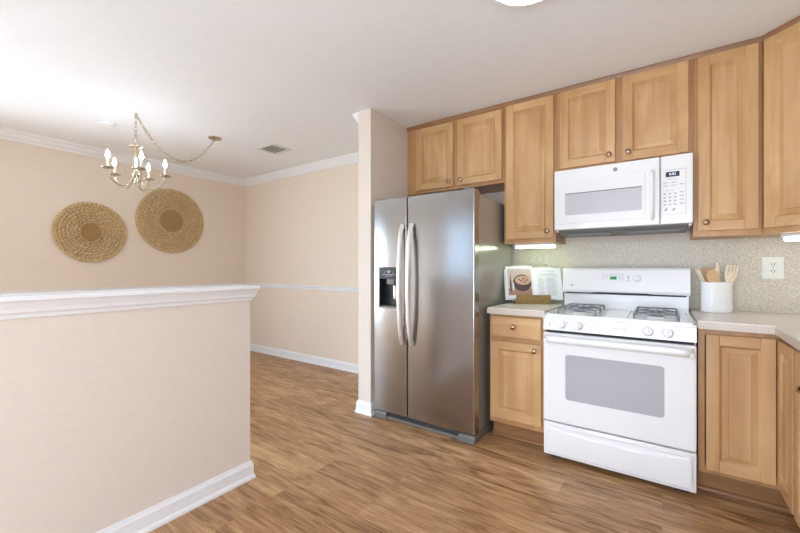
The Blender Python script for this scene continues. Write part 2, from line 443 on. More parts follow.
def cab_body(lo, hi, openings, mtx=None, toe=0, side=.018):
    """carcass boards, back, shelf and a face frame with the given openings (x0,x1,z0,z1); front at lo.y"""
    b = MB(); fz = M['frame_z']; x0, y0, z0 = lo; x1, y1, z1 = hi
    b.box((x0, y0+.019, z0+toe), (x0+side, y1, z1), fz); b.box((x1-side, y0+.019, z0+toe), (x1, y1, z1), fz)
    b.box((x0+side, y0+.019, z0+toe), (x1-side, y1, z0+toe+.018), fz); b.box((x0+side, y0+.019, z1-.018), (x1-side, y1, z1), fz)
    b.box((x0+side, y1-.008, z0+toe), (x1-side, y1, z1), fz); b.box((x0+side, y0+.06, (z0+z1)/2), (x1-side, y1-.01, (z0+z1)/2+.018), fz)
    # face frame as a grid of boards around the openings
    cut_x = sorted({x0, x1}|{o[0] for o in openings}|{o[1] for o in openings})
    cut_z = sorted({z0+toe, z1}|{o[2] for o in openings}|{o[3] for o in openings})
    for xa, xb in zip(cut_x, cut_x[1:]):
        run = None
        for za, zb in zip(cut_z, cut_z[1:]):
            hole = any(o[0] <= xa+1e-6 and xb <= o[1]+1e-6 and o[2] <= za+1e-6 and zb <= o[3]+1e-6 for o in openings)
            if not hole: b.box((xa, y0, za), (xb, y0+.019, zb), fz)
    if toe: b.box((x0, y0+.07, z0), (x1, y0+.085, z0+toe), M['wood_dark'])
    return b
WX = (1, 0, 0); FY = (0, -1, 0)
YU = 2.90
def upper(name_label, x0, x1, z0, doors, group=None):
    """doors: (x0, x1, z0, z1, knob x, knob z)"""
    t = empty('upper_cabinet', ((x0+x1)/2, YU, z0), name_label, 'cabinet', 'maple wall cabinets')
    part('body', cab_body((x0+.0008, YU, z0), (x1-.0008, YB-.002, H-.03), [(d[0]+.012, d[1]-.012, d[2]+.012, d[3]-.012) for d in doors]), t)
    for dx0, dx1, dz0, dz1, kx, kz in doors:
        d = part('door', panel_door(dx1-dx0, dz1-dz0, frame_mtx((dx0, YU-.001, dz0), WX, FY), M['wood_x']), t)
        knob((kx, YU-.021, kz), FY, d)
    return t
upper('wide maple wall cabinet with two doors above the refrigerator', PX1+.003, -1.022, 1.875,
      [(-1.845, -1.467, 1.9, 2.455, -1.503, 1.944), (-1.423, -1.039, 1.9, 2.455, -1.387, 1.944)])
tall_left = upper('tall single-door maple wall cabinet between refrigerator and microwave', -1.022, -.636, 1.39, [(-1.001, -.651, 1.423, 2.465, -.692, 1.472)])
upper('maple wall cabinet with two short doors above the microwave', -.636, .155, 1.89,
      [(-.606, -.258, 1.916, 2.468, -.294, 1.963), (-.215, .132, 1.910, 2.468, -.183, 1.963)])
upper('tall narrow single-door maple wall cabinet right of the microwave', .155, .462, 1.39, [(.177, .445, 1.423, 2.468, .214, 1.472)])
# diagonal corner wall cabinet
A = Vector((.463, YU, 0)); B_ = Vector((.463+.29, YU-.29, 0)); dd = (B_-A).normalized(); nn = Vector((-dd.y, dd.x, 0))*-1
t = empty('corner_cabinet', (.77, 3.0, 1.39), 'diagonal maple corner wall cabinet at right edge', 'cabinet')
b = MB(); e = .002
b.prism([(A.x, A.y), (B_.x, B_.y), (XR-e, B_.y), (XR-e, YB-e), (A.x, YB-e)], 1.39, H-.03, 2, M['frame_z']); part('body', b, t)
L = (B_-A).length
d = part('door', panel_door(L-.045, 1.045, frame_mtx(A+dd*.022+nn*.001+Vector((0, 0, 1.423)), dd, nn), M['wood_x']), t)
knob(A+dd*(L-.05)+nn*.021+Vector((0, 0, 1.472)), nn, d)
# dark scribe moulding where the cabinets meet the ceiling
b = MB(); sp = [(0, H-.03), (.008, H-.03), (.014, H-.012), (.02, H-.001), (0, H-.001)]
b.sweep(sp, [(PX1+.003, YU), (A.x, A.y), (B_.x, B_.y)], M['wood_dark'])
struct('trim_4', b)

YC = 2.56
# left base cabinet: drawer over door
t = empty('base_cabinet', (-.815, YC, 0), 'maple base cabinet with one drawer between refrigerator and stove', 'cabinet')
X0, X1 = -1.008, -.622
part('body', cab_body((X0, YC, 0), (X1, YB-.002, .88), [(X0+.028, X1-.035, .17, .68), (X0+.028, X1-.035, .735, .845)], toe=.115), t)
d = part('drawer', slab_front(.342, .140, frame_mtx((-.992, YC-.001, .722), WX, FY), M['wood_x']), t); knob((-.832, YC-.021, .797), FY, d)
d = part('door', panel_door(.342, .538, frame_mtx((-.992, YC-.001, .153), WX, FY), M['wood_x']), t); knob((-.692, YC-.021, .651), FY, d)
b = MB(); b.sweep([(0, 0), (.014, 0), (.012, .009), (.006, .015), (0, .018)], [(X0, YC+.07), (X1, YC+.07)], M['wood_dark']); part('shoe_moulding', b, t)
# corner base cabinet with a pair of doors meeting at the inner corner
t = empty('corner_base_cabinet', (.5, YC, 0), 'maple corner base cabinet with two doors meeting right of the stove', 'cabinet')
XF = .478; b = MB(); fz = M['frame_z']
b.box((.158, YC, .115), (.185, YC+.019, .88), fz); b.box((.185, YC, .845), (XF+.019, YC+.019, .88), fz); b.box((.185, YC, .115), (XF+.019, YC+.019, .155), fz)
b.box((XF, 2.268, .845), (XF+.019, YC+.019, .88), fz); b.box((XF, 2.268, .115), (XF+.019, YC, .155), fz)
b.box((.158, YC+.019, .115), (.176, YB-.002, .88), fz); b.box((.176, YC+.1, .115), (XR-.002, YB-.002, .133), fz)
b.box((XF+.019, 2.268, .115), (XR-.002, YC+.1, .133), fz); b.box((.176, YB-.01, .133), (XR-.002, YB-.002, .88), fz)
b.box((XF+.019, 2.268, .133), (XR-.002, 2.283, .88), fz); b.box((.3, YC+.3, .49), (XR-.01, YB-.01, .51), fz)
part('body', b, t)
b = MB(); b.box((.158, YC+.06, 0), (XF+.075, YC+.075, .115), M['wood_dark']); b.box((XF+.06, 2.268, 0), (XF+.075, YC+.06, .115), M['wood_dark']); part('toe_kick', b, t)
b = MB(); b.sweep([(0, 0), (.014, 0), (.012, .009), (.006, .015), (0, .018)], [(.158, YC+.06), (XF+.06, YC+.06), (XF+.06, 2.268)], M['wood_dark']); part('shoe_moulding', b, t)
part('door', panel_door(.266, .712, frame_mtx((.189, YC-.001, .140), WX, FY), M['wood_x'], .055), t)
part('door', panel_door(.252, .712, frame_mtx((XF-.001, 2.537, .140), (0, -1, 0), (-1, 0, 0)), M['wood_y'], .055), t)
# next base cabinet on the right run, drawer over door
t = empty('base_cabinet', (XF, 1.9, 0), 'maple base cabinet with drawer along the right wall, nearest the camera', 'cabinet')
b = MB(); y1, y0 = 2.266, 1.40
b.box((XF, y0, .115), (XR-.002, y1, .133), fz); b.box((XF+.019, y0, .133), (XR-.002, y0+.018, .88), fz); b.box((XF+.019, y1-.018, .133), (XR-.002, y1, .88), fz)
for a, c in ((y0, y0+.03), ((y0+y1)/2-.02, (y0+y1)/2+.02), (y1-.03, y1)): b.box((XF, a, .133), (XF+.019, c, .88), fz)
b.box((XF, y0+.03, .845), (XF+.019, y1-.03, .88), fz); b.box((XF, y0+.03, .69), (XF+.019, y1-.03, .725), fz); b.box((XR-.01, y0+.018, .133), (XR-.002, y1-.018, .88), fz)
b.box((XF+.06, y0, 0), (XF+.075, y1, .115), M['wood_dark']); part('body', b, t)
ym = (y0+y1)/2
d = part('drawer', slab_front(y1-y0-.03, .140, frame_mtx((XF-.001, y1-.015, .715), (0, -1, 0), (-1, 0, 0)), M['wood_y']), t); knob((XF-.021, ym, .785), (-1, 0, 0), d)
for a, c in ((y0+.015, ym-.01), (ym+.01, y1-.015)):
    d = part('door', panel_door(c-a, .545, frame_mtx((XF-.001, c, .140), (0, -1, 0), (-1, 0, 0)), M['wood_y']), t)
    knob((XF-.021, a+.03 if c > ym else c-.03, .64), (-1, 0, 0), d)

# worktops
def worktop(poly, label):
    b = MB(); P = [Vector(p) for p in poly]
    b.prism(poly, .881, .922, 2, M['counter'])
    o = b.build('countertop'); me = o.data
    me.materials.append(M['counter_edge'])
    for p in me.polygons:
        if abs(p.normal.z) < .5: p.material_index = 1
    bm = bmesh.new(); bm.from_mesh(me); bmesh.ops.bevel(bm, geom=[e for e in bm.edges if all(v.co.z > .9 for v in e.verts)], offset=.004, segments=2, affect='EDGES'); bm.to_mesh(me); bm.free()
    return tag(o, label, 'countertop')
worktop([(-1.012, 2.515), (-.62, 2.515), (-.62, YB-.008), (-1.012, YB-.008)], 'short pale laminate countertop between refrigerator and stove')
worktop([(.152, 2.515), (.443, 2.500), (.418, 1.40), (XR-.008, 1.40), (XR-.008, YB-.008), (.152, YB-.008)], 'long pale laminate countertop right of stove, turning the corner')
b = MB(); b.box((-1.022, YB-.006, .922), (XR, YB, 1.39), M['lam']); b.box((XR-.006, 1.4, .922), (XR, YB-.006, 1.39), M['lam']); struct('wall_backsplash', b)
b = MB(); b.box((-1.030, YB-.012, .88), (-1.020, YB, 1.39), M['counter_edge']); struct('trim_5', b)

# ------------------------------------------------------------ refrigerator
t = empty('refrigerator', (-1.465, 2.75, 0), 'stainless steel side-by-side refrigerator with ice and water dispenser', 'refrigerator')
FX0, FX1, FS = -1.908, -1.036, -1.586
b = MB(); b.box((FX0+.012, 2.44, .05), (FX1-.012, 3.16, 1.715), M['steel_side'], .006); part('body', b, t)
def fridge_door(x0, x1, hole=None):
    """slightly crowned door front with rounded vertical edges"""
    b = MB(); z0, z1 = .07, 1.738; yb = 2.43; n = 14; prof = []
    us = [0, .004, .009, .015, .022]+[.03+.94*i/n for i in range(n+1)]+[.978, .985, .991, .996, 1]
    for u in us:
        e_ = min(u, 1-u)*(x1-x0)
        y_ = 2.357 - .006*math.sin(PI*u) + (.006*(1-min(1, e_/.008))**2)
        prof.append((x0+(x1-x0)*u, y_))
    if not hole:
        b.prism([(x1, yb), (x0, yb)]+prof, z0, z1, 2, M['steel'], False)
    else:
        hx0, hx1, hz0, hz1 = hole
        def seg(xa, xb, za, zb):
            pts = [p for p in prof if xa < p[0] < xb]
            def yy(x): 
                for p, q in zip(prof, prof[1:]):
                    if p[0] <= x <= q[0]: return p[1]+(q[1]-p[1])*(x-p[0])/(q[0]-p[0]+1e-9)
                return prof[-1][1]
            b.prism([(xb, yb), (xa, yb), (xa, yy(xa))]+pts+[(xb, yy(xb))], za, zb, 2, M['steel'])
        seg(x0, x1, z0, hz0); seg(x0, x1, hz1, z1); seg(x0, hx0, hz0, hz1); seg(hx1, x1, hz0, hz1)
    return b
def handle_mb(x):
    b = MB(); pts = []; n = 22; vs = []; fs = []
    for i in range(n+1):
        u = i/n; z = .618+u*.915; y = 2.338-.052*math.sin(PI*u)**.55
        pts.append((y, z))
    hw = .0195
    for k, (y, z) in enumerate(pts):
        for dx, dy in ((-hw, .004), (-hw*.6, -.006), (0, -.0085), (hw*.6, -.006), (hw, .004), (hw, .012), (-hw, .012)):
            vs.append((x+dx, y+dy, z))
    m = 7
    for k in range(n):
        for i in range(m): fs.append((k*m+i, k*m+(i+1) % m, (k+1)*m+(i+1) % m, (k+1)*m+i))
    fs += [tuple(range(m)), tuple(range(n*m, (n+1)*m))]
    b.add(vs, fs, M['steel_h'], True)
    for z in (.633, 1.518): b.box((x-.013, 2.338, z-.016), (x+.013, 2.362, z+.016), M['steel_h'], .003)
    return b
DX0, DX1, DZ0, DZ1 = -1.853, -1.655, .885, 1.207
d1 = part('freezer_door', fridge_door(FX0, FS-.004, (DX0, DX1, DZ0, DZ1)), t)
d2 = part('fresh_food_door', fridge_door(FS+.004, FX1), t)
part('handle', handle_mb(FS-.032), d1); part('handle', handle_mb(FS+.050), d2)
# dispenser: black panel above a recess with paddle and tray
b = MB(); b.box((DX0, 2.351, 1.115), (DX1, 2.43, DZ1), M['dark'], .003)
b.box((DX0, 2.42, DZ0), (DX1, 2.43, 1.12), M['dark']); b.box((DX0, 2.353, DZ0), (DX0+.008, 2.425, 1.12), M['dark']); b.box((DX1-.008, 2.353, DZ0), (DX1, 2.425, 1.12), M['dark'])
b.box((DX0, 2.349, DZ0), (DX1, 2.425, DZ0+.016), M['grey'], .003)
dp = part('dispenser', b, d1)
b = MB(); cx = (DX0+DX1)/2
b.box((cx-.03, 2.365, 1.07), (cx+.045, 2.41, 1.125), M['grey'], .006); b.box((cx+.02, 2.385, .955), (cx+.055, 2.395, 1.06), M['chrome'], .003)
b.lathe([(.016, 0), (.018, .05), (.026, .1)], (cx+.055, 2.395, .965), 2, M['grey'], 14)
part('paddle', b, t)
b = MB(); 
for i in range(7):
    a = PI*(i+.5)/7; b.lathe([(.003, 0), (.003, .001)], (cx+.045*math.cos(a), 2.3505, 1.155+.022*math.sin(a)), (0, -1, 0), M['print'], 8)
b.box((cx-.06, 2.350, 1.146), (cx+.06, 2.3515, 1.150), M['print']); b.box((cx-.008, 2.350, 1.158), (cx+.008, 2.3515, 1.182), M['print'])
b.box((cx-.035, 2.350, 1.136), (cx+.035, 2.3515, 1.139), M['print'])
part('control_marks', b, t)
text_mesh('brand_lettering', 'Whirlpool', .02, Matrix.Translation((-1.158, 2.3495, 1.661)) @ FACE_Y, M['print'], t)
# base grille, feet, hinge covers
b = MB(); b.box((FX0+.02, 2.40, .012), (FX1-.02, 2.44, .066), M['grey'])
for i in range(44):
    x = FX0+.11+i*.0148; b.box((x, 2.396, .022), (x+.007, 2.401, .052), M['gap'])
b.box((FX0+.10, 2.374, .004), (FX1-.12, 2.396, .026), M['grey'], .002); part('base_grille', b, t)
for x0, x1 in ((FX0+.0, FX0+.115), (FX1-.125, FX1-.004)):
    b = MB(); b.prism([(2.365, 0), (2.365, .035), (2.375, .052), (2.44, .058), (2.44, 0)], x0, x1, 0, M['grey']); part('foot', b, t)
b = MB(); b.box((FX1-.03, 2.41, 0), (FX1-.008, 3.14, .05), M['grey']); part('side_rail', b, t)
b = MB(); b.prism([(2.375, 1.739), (2.375, 1.75), (2.42, 1.75), (2.50, 1.735), (2.52, 1.716), (2.43, 1.716)], FX1-.09, FX1-.02, 0, M['grey']); part('hinge_cover', b, t)
b = MB(); b.prism([(2.375, 1.739), (2.375, 1.75), (2.42, 1.75), (2.50, 1.735), (2.52, 1.716), (2.43, 1.716)], FX0+.02, FX0+.09, 0, M['grey']); part('hinge_cover', b, t)

# ------------------------------------------------------------ microwave
t = empty('microwave', (-.24, 3.0, 1.44), 'white over-the-range microwave with wide window and keypad', 'microwave')
MX0, MX1, MZ0, MZ1, MY = -.631, .151, 1.469, 1.888, 2.82
b = MB(); b.box((MX0+.004, MY+.045, MZ0-.012), (MX1-.004, YB-.008, MZ1-.0), M['white'], .003)
b.prism([(MY+.03, 1.462), (MY+.06, 1.445), (YB-.02, 1.440), (YB-.02, 1.456), (MY+.03, 1.468)], MX0+.02, MX1-.02, 0, M['grey'])
b.box((MX0+.06, MY+.09, 1.436), (MX0+.34, YB-.1, 1.443), M['iron']); b.box((MX1-.34, MY+.09, 1.436), (MX1-.06, YB-.1, 1.443), M['iron'])
part('body', b, t)
XS = -.010
b = MB(); b.box((MX0, MY, MZ0), (XS-.002, MY+.044, MZ1), M['white'], .008)
b.box((MX0+.035, MY-.003, MZ0+.04), (XS-.075, MY+.01, MZ1-.08), M['white2'], .0025)
dr = part('door', b, t)
b = MB(); b.box((-.558, MY-.0045, 1.568), (-.105, MY+.008, 1.719), M['mw_glass'], .003); b.box((-.558, MY-.0052, 1.713), (-.105, MY-.004, 1.719), M['grey']); part('window', b, dr)
b = MB(); n = 16; pts = []
for i in range(n+1): u = i/n; pts.append((-.050, MY-.004-.036*min(1, math.sin(PI*u)*2.2)**.6, 1.505+u*.30))
b.tube(pts, .0135, M['white'], 12, flat=.75); part('handle', b, dr)
b = MB(); b.lathe([(.0125, 0), (.0125, .002), (.0105, .003), (.0105, .0025)], (-.252, MY, 1.846), (0, -1, 0), M['grey'], 24); bd = part('badge', b, dr)
text_mesh('lettering', 'GE', .013, Matrix.Translation((-.252, MY-.0035, 1.846)) @ FACE_Y, M['white'], t, .0004)
b = MB(); b.box((XS+.002, MY, MZ0), (MX1, MY+.044, MZ1), M['white'], .008)
for (x0, x1, z0, z1) in ((.004, .118, 1.799, 1.801), (.004, .118, 1.527, 1.5285), (.116, .118, 1.527, 1.8)): b.box((x0, MY-.001, z0), (x1, MY+.002, z1), M['print'])
cp = part('control_panel', b, t)
b = MB(); b.box((.018, MY-.002, 1.757), (.086, MY+.003, 1.787), M['dark'], .001); ds = part('display', b, cp)
text_mesh('digits', '8:02', .020, Matrix.Translation((.052, MY-.003, 1.772)) @ FACE_Y, M['blue_led'], t, .0004)
b = MB()
for r in range(4):
    for c in range(3):
        x = .013+c*.026; z = 1.655-r*.022; b.box((x-.006, MY-.0015, z-.004), (x+.006, MY+.002, z+.003), M['print'])
for z in (1.722, 1.704):
    for x in (.016, .058): b.box((x-.011, MY-.0015, z-.002), (x+.012, MY+.002, z+.0018), M['print'])
for z in (1.708, 1.66, 1.637, 1.616, 1.592): b.box((.088, MY-.0015, z-.003), (.107, MY+.002, z+.002), M['print'])
b.box((.025, MY-.0015, 1.741), (.075, MY+.002, 1.743), M['print']); b.box((.018, MY-.0015, 1.674), (.06, MY+.002, 1.6755), M['print'])
part('keypad', b, cp)
for kx in (.02, .058): b = MB(); b.lathe([(.010, 0), (.010, .0015)], (kx, MY, 1.557), (0, -1, 0), M['print'], 16, sy=.6); part('oval_key', b, cp)
b = MB(); b.lathe([(.013, 0), (.013, .002)], (.092, MY, 1.688), (0, -1, 0), M['white'], 18); part('round_key', b, cp)

# ------------------------------------------------------------ stove
t = empty('gas_range', (-.234, 2.8, 0), 'white freestanding gas stove with black grates and green clock', 'stove')
SX0, SX1 = -.616, .148
b = MB(); b.box((SX0+.003, 2.50, .04), (SX1-.003, 3.16, .895), M['white'], .004)
b.box((SX0+.03, 2.52, 0), (SX0+.09, 2.58, .045), M['gap']); b.box((SX1-.09, 2.52, 0), (SX1-.03, 2.58, .045), M['gap'])
b.box((SX0+.03, 3.06, 0), (SX0+.09, 3.12, .045), M['gap']); b.box((SX1-.09, 3.06, 0), (SX1-.03, 3.12, .045), M['gap'])
b.box((SX0+.01, 2.485, .07), (SX1-.01, 2.505, .82), M['gap']); part('body', b, t)
# drawer with a scooped pull
def scoop(u):
    return max(0, 1-abs(2*u-1)**6)
nx, nz = 60, 26; zz0, zz1 = .033, .238; vs = []; fs = []
b = MB(); b.box((SX0+.002, 2.462, zz0), (SX1-.002, 2.50, zz1), M['white'], .006)
for i in range(nx+1):
    for j in range(nz+1):
        u = i/nx; v = j/nz; x = SX0+.012+(SX1-SX0-.024)*u; z = zz0+.012+(zz1-zz0-.020)*v
        edge = .150+.030*abs(2*u-1)**2.2   # lower lip of the scoop, lifting at the ends
        zr = (z-zz0)
        y = 2.452 + .004*((v-.5)*2)**2
        if edge < zr < .182: 
            s_ = (zr-edge)/(.182-edge+1e-6); y += .013*math.sin(PI*min(1, s_))**.8*scoop(u)
        if i in (0, nx) or j in (0, nz): y = 2.4625
        vs.append((x, y, z))
for i in range(nx):
    for j in range(nz): a = i*(nz+1)+j; fs.append((a, a+1, a+nz+2, a+nz+1))
b.add(vs, fs, M['white'], True); part('drawer', b, t)
# oven door
b = MB(); b.box((SX0+.002, 2.452, .247), (SX1-.002, 2.498, .797), M['white'], .01); dr = part('oven_door', b, t)
def round_rect(x0, x1, z0, z1, r, n=6):
    P = []
    for cx_, cz_, a0 in ((x1-r, z1-r, 0), (x0+r, z1-r, 90), (x0+r, z0+r, 180), (x1-r, z0+r, 270)):
        for i in range(n+1): a = math.radians(a0+90*i/n); P.append((cx_+r*math.cos(a), cz_+r*math.sin(a)))
    return P
b = MB(); b.prism(round_rect(-.484, .010, .396, .672, .018), 2.4505, 2.46, 1, M['glass_w']); part('window', b, dr)
b = MB(); n = 30; rows = []
for i in range(n+1):
    u = i/n; x = SX0+.012+u*(SX1-SX0-.024); e_ = min(u, 1-u)*.74
    y = 2.452-.052*min(1, (e_/.045))**.45
    rows.append((x, y))
sec = [(-.004, -.022), (-.013, -.014), (-.016, 0), (-.013, .013), (-.004, .020), (.008, .018), (.010, 0), (.008, -.020)]
vs = [(x, y+dy, .766+dz) for x, y in rows for dy, dz in sec]; m = 8
fs = [(k*m+i, k*m+(i+1) % m, (k+1)*m+(i+1) % m, (k+1)*m+i) for k in range(n) for i in range(m)]+[tuple(range(m)), tuple(range(n*m, n*m+m))]
b.add(vs, fs, M['white'], True)
b.box((SX0+.012, 2.41, .735), (SX0+.05, 2.455, .765), M['white'], .006); b.box((SX1-.05, 2.41, .735), (SX1-.012, 2.455, .765), M['white'], .006)
part('handle', b, dr)
# control panel
b = MB(); b.prism([(2.452, .815), (2.465, .888), (2.51, .888), (2.51, .815)], SX0+.002, SX1-.002, 0, M['white'])
b.box((-.245, 2.4545, .853), (-.165, 2.458, .856), M['print']); cp = part('control_panel', b, t)
for x, z in ((-.508, .853), (-.414, .852), (-.064, .852), (.024, .852)):
    b = MB(); c = Vector((x, 2.4585, z)); ax = Vector((0, -1, .17)).normalized()
    b.lathe([(.029, 0), (.029, .004), (.023, .008), (.0215, .024), (.019, .027), (.001, .0275)], c, tuple(ax), M['white2'], 28)
    b.box((x-.0045, 2.424, z-.021), (x+.0045, 2.442, z+.023), M['white2'], .002)
    part('burner_knob', b, cp)
    for s_ in (-1, 1):
        b = MB(); b.box((x+s_*.036-.004, 2.4545, z+.012), (x+s_*.036+.004, 2.4615, z+.015), M['print']); part('mark', b, cp)
b = MB(); b.lathe([(.005, 0), (.005, .002)], (-.575, 2.458, .852), (0, -1, 0), M['print'], 12); part('indicator', b, cp)
# cooktop: rim and sunken pan with raised centre
b = MB(); b.box((SX0, 2.462, .888), (SX1, 3.05, .902), M['white'], .005)
rim = .022
for lo, hi in (((SX0, 2.462, .9), (SX1, 2.462+rim, .914)), ((SX0, 2.462, .9), (SX0+rim, 3.05, .914)), ((SX1-rim, 2.462, .9), (SX1, 3.05, .914))): b.box(lo, hi, M['white'], .005)
b.box((-.30, 2.50, .9), (-.17, 3.02, .908), M['white'], .004)
part('cooktop', b, t)
def grate(x0, x1, y0, y1):
    b = MB(); zt = .938; r = .0055; c = (x0+x1)/2
    def bar(p, q, r_=r): b.tube([p, q], r_*.85, M['iron'], 8)
    pts = [(x0, y0, zt), (x1, y0, zt), (x1, y1, zt), (x0, y1, zt)]
    for i in range(4): bar(pts[i], pts[(i+1) % 4], .005)
    ym_ = (y0+y1)/2; bar((x0, ym_, zt), (x1, ym_, zt), .0045)
    for p in pts+[(x0, ym_, zt), (x1, ym_, zt)]: bar(p, (p[0], p[1], .905), .0065)
    for cy in ((y0+ym_)/2, (ym_+y1)/2):
        hy = (ym_-y0)/2
        for dx, dy in ((0, 1), (0, -1)):
            e1 = (c+dx*(x1-x0)/2, cy+dy*hy, zt); e2 = (c+dx*.022, cy+dy*.022, zt+.004); bar(e1, e2)
        for dx, dy in ((1, 1), (-1, 1), (1, -1), (-1, -1)):
            bar((c+dx*(x1-x0)/2, cy+dy*hy, zt), (c+dx*.035, cy+dy*.035, zt+.004), .0045)
    return b
for x0, x1 in ((-.550, -.335), (-.135, .075)):
    g = part('grate', grate(x0, x1, 2.57, 2.98), t)
    for cy in (2.6725, 2.8775):
        b = MB(); c = (x0+x1)/2
        b.lathe([(.085, 0), (.08, .006), (.06, .003), (.045, .003), (.045, .014), (.03, .016)], (c, cy, .902), 2, M['white'], 28)
        bu = part('burner', b, t)
        b = MB(); b.lathe([(.036, 0), (.038, .004), (.034, .010), (.001, .011)], (c, cy, .918), 2, M['iron'], 24); part('burner_cap', b, bu)
# backguard
b = MB(); b.box((SX0+.006, 3.05, .90), (SX1-.006, 3.16, 1.02), M['white'], .004)
b.prism([(3.022, 1.022), (3.015, 1.04), (3.035, 1.185), (3.05, 1.2), (3.16, 1.2), (3.16, 1.022)], SX0, SX1, 0, M['white'])
bgd = part('backguard', b, t)
b = MB(); b.prism([(SX0+.02, 1.0205), (-.44, 1.021), (-.38, 1.027), (-.09, 1.027), (-.03, 1.021), (SX1-.02, 1.0205), (SX1-.02, 1.012), (SX0+.02, 1.012)], 3.017, 3.052, 1, M['gap']); part('vent_slot', b, bgd)
b = MB(); b.box((-.303, 3.0225, 1.118), (-.262, 3.032, 1.141), M['green_led'], .001); ck = part('clock', b, bgd)
text_mesh('digits', '12:49', .017, Matrix.Translation((-.2825, 3.0222, 1.1295)) @ FACE_Y, M['gap'], t, .0004)
b = MB()
def mk(x0, x1, z0, z1, mat=M['print']): b.box((x0, 3.024, z0), (x1, 3.034, z1), mat)
mk(-.352, -.216, 1.1535, 1.155)
for x in (-.345, -.325, -.245, -.225):
    for z in (1.137, 1.122): mk(x-.005, x+.005, z, z+.004)
mk(-.252, -.212, 1.107, 1.1085)
for z in (1.141, 1.126, 1.110): b.lathe([(.0035, 0), (.0035, .012)], (-.191, 3.036, z+.002), (0, -1, 0), M['gap'], 10)
part('control_marks', b, bgd)
b = MB(); b.lathe([(.024, 0), (.024, .006), (.019, .009), (.018, .024), (.001, .026)], (-.140, 3.031, 1.128), (0, -1, .12), M['white2'], 28); b.box((-.1445, 2.996, 1.108), (-.1355, 3.012, 1.150), M['white2'], .002); part('oven_knob', b, bgd)
b = MB(); b.lathe([(.008, 0), (.008, .004)], (-.548, 3.022, 1.073), (0, -1, 0), M['print'], 18); part('badge', b, bgd)
text_mesh('lettering', 'GE', .008, Matrix.Translation((-.548, 3.0175, 1.073)) @ FACE_Y, M['white'], t, .0004)

# ------------------------------------------------------------ under-cabinet lights
t = empty('under_cabinet_light', (-.83, 3.0, 1.36), 'lit greenish white light bar under the tall cabinet left of the microwave', 'light', 'under-cabinet light bars')
b = MB(); b.box((-.965, 2.955, 1.374), (-.66, 3.05, 1.389), M['white2'], .003); part('housing', b, t)
b = MB(); b.box((-.955, 2.96, 1.356), (-.67, 3.045, 1.373), M['tube'], .006); part('diffuser', b, t)
t = empty('under_cabinet_light', (.75, 2.85, 1.36), 'lit white light bar under the diagonal corner cabinet at right', 'light', 'under-cabinet light bars')
Rm = Matrix.Translation((.68, 2.86, 0)) @ Matrix.Rotation(-PI/4, 4, 'Z')
b = MB(); b.box((-.15, -.045, 1.372), (.15, .05, 1.389), M['white2'], .003); b.v = [(Rm @ Vector(p))[:] for p in b.v]; part('housing', b, t)
b = MB(); b.box((-.14, -.04, 1.350), (.14, .045, 1.373), M['tube2'], .006); b.v = [(Rm @ Vector(p))[:] for p in b.v]; part('diffuser', b, t)

# ------------------------------------------------------------ kitchen ceiling light
t = empty('ceiling_light', (-.475, 1.665, H), 'round white lit flush ceiling light at top edge', 'ceiling light')
b = MB(); b.lathe([(.20, 0), (.203, -.012), (.198, -.026), (.172, -.030), (.17, -.02)], (-.475, 1.665, H), 2, M['trim'], 56); part('rim', b, t)
b = MB(); b.lathe([(.171, -.02), (.168, -.034), (.12, -.040), (.05, -.043), (.001, -.044)], (-.475, 1.665, H), 2, M['disc'], 48); part('diffuser', b, t)

# ------------------------------------------------------------ ceiling vent, cover plate
t = empty('ceiling_vent', (-3.47, 2.56, H), 'small square white ceiling air vent with dark slots', 'vent')
b = MB(); vx, vy = -3.475, 2.56
b.box((vx-.15, vy-.13, H-.006), (vx+.15, vy-.10, H), M['vent'], .002); b.box((vx-.15, vy+.10, H-.006), (vx+.15, vy+.13, H), M['vent'], .002)
b.box((vx-.15, vy-.1, H-.006), (vx-.11, vy+.1, H), M['vent'], .002); b.box((vx+.11, vy-.1, H-.006), (vx+.15, vy+.1, H), M['vent'], .002); part('frame', b, t)
b = MB(); b.box((vx-.11, vy-.1, H-.002), (vx+.11, vy+.1, H-.0005), M['gap']); part('backing', b, t)
for i in range(6):
    y = vy-.085+i*.034
    b = MB(); b.prism([(y-.008, H-.0055), (y+.010, H-.003), (y+.010, H-.002), (y-.008, H-.0045)], vx-.11, vx-.004, 0, M['vent'])
    b.prism([(y-.008, H-.0055), (y+.010, H-.003), (y+.010, H-.002), (y-.008, H-.0045)], vx+.004, vx+.11, 0, M['vent']); part('slat', b, t)
b = MB(); b.lathe([(.062, 0), (.062, -.010), (.056, -.014), (.001, -.014)], (-4.10, 1.25, H), 2, M['ceil'], 36)
tag(b.build('cover_plate', origin=(-4.10, 1.25, H)), 'small round white cover plate flat on dining ceiling left of chandelier chain', 'cover plate')

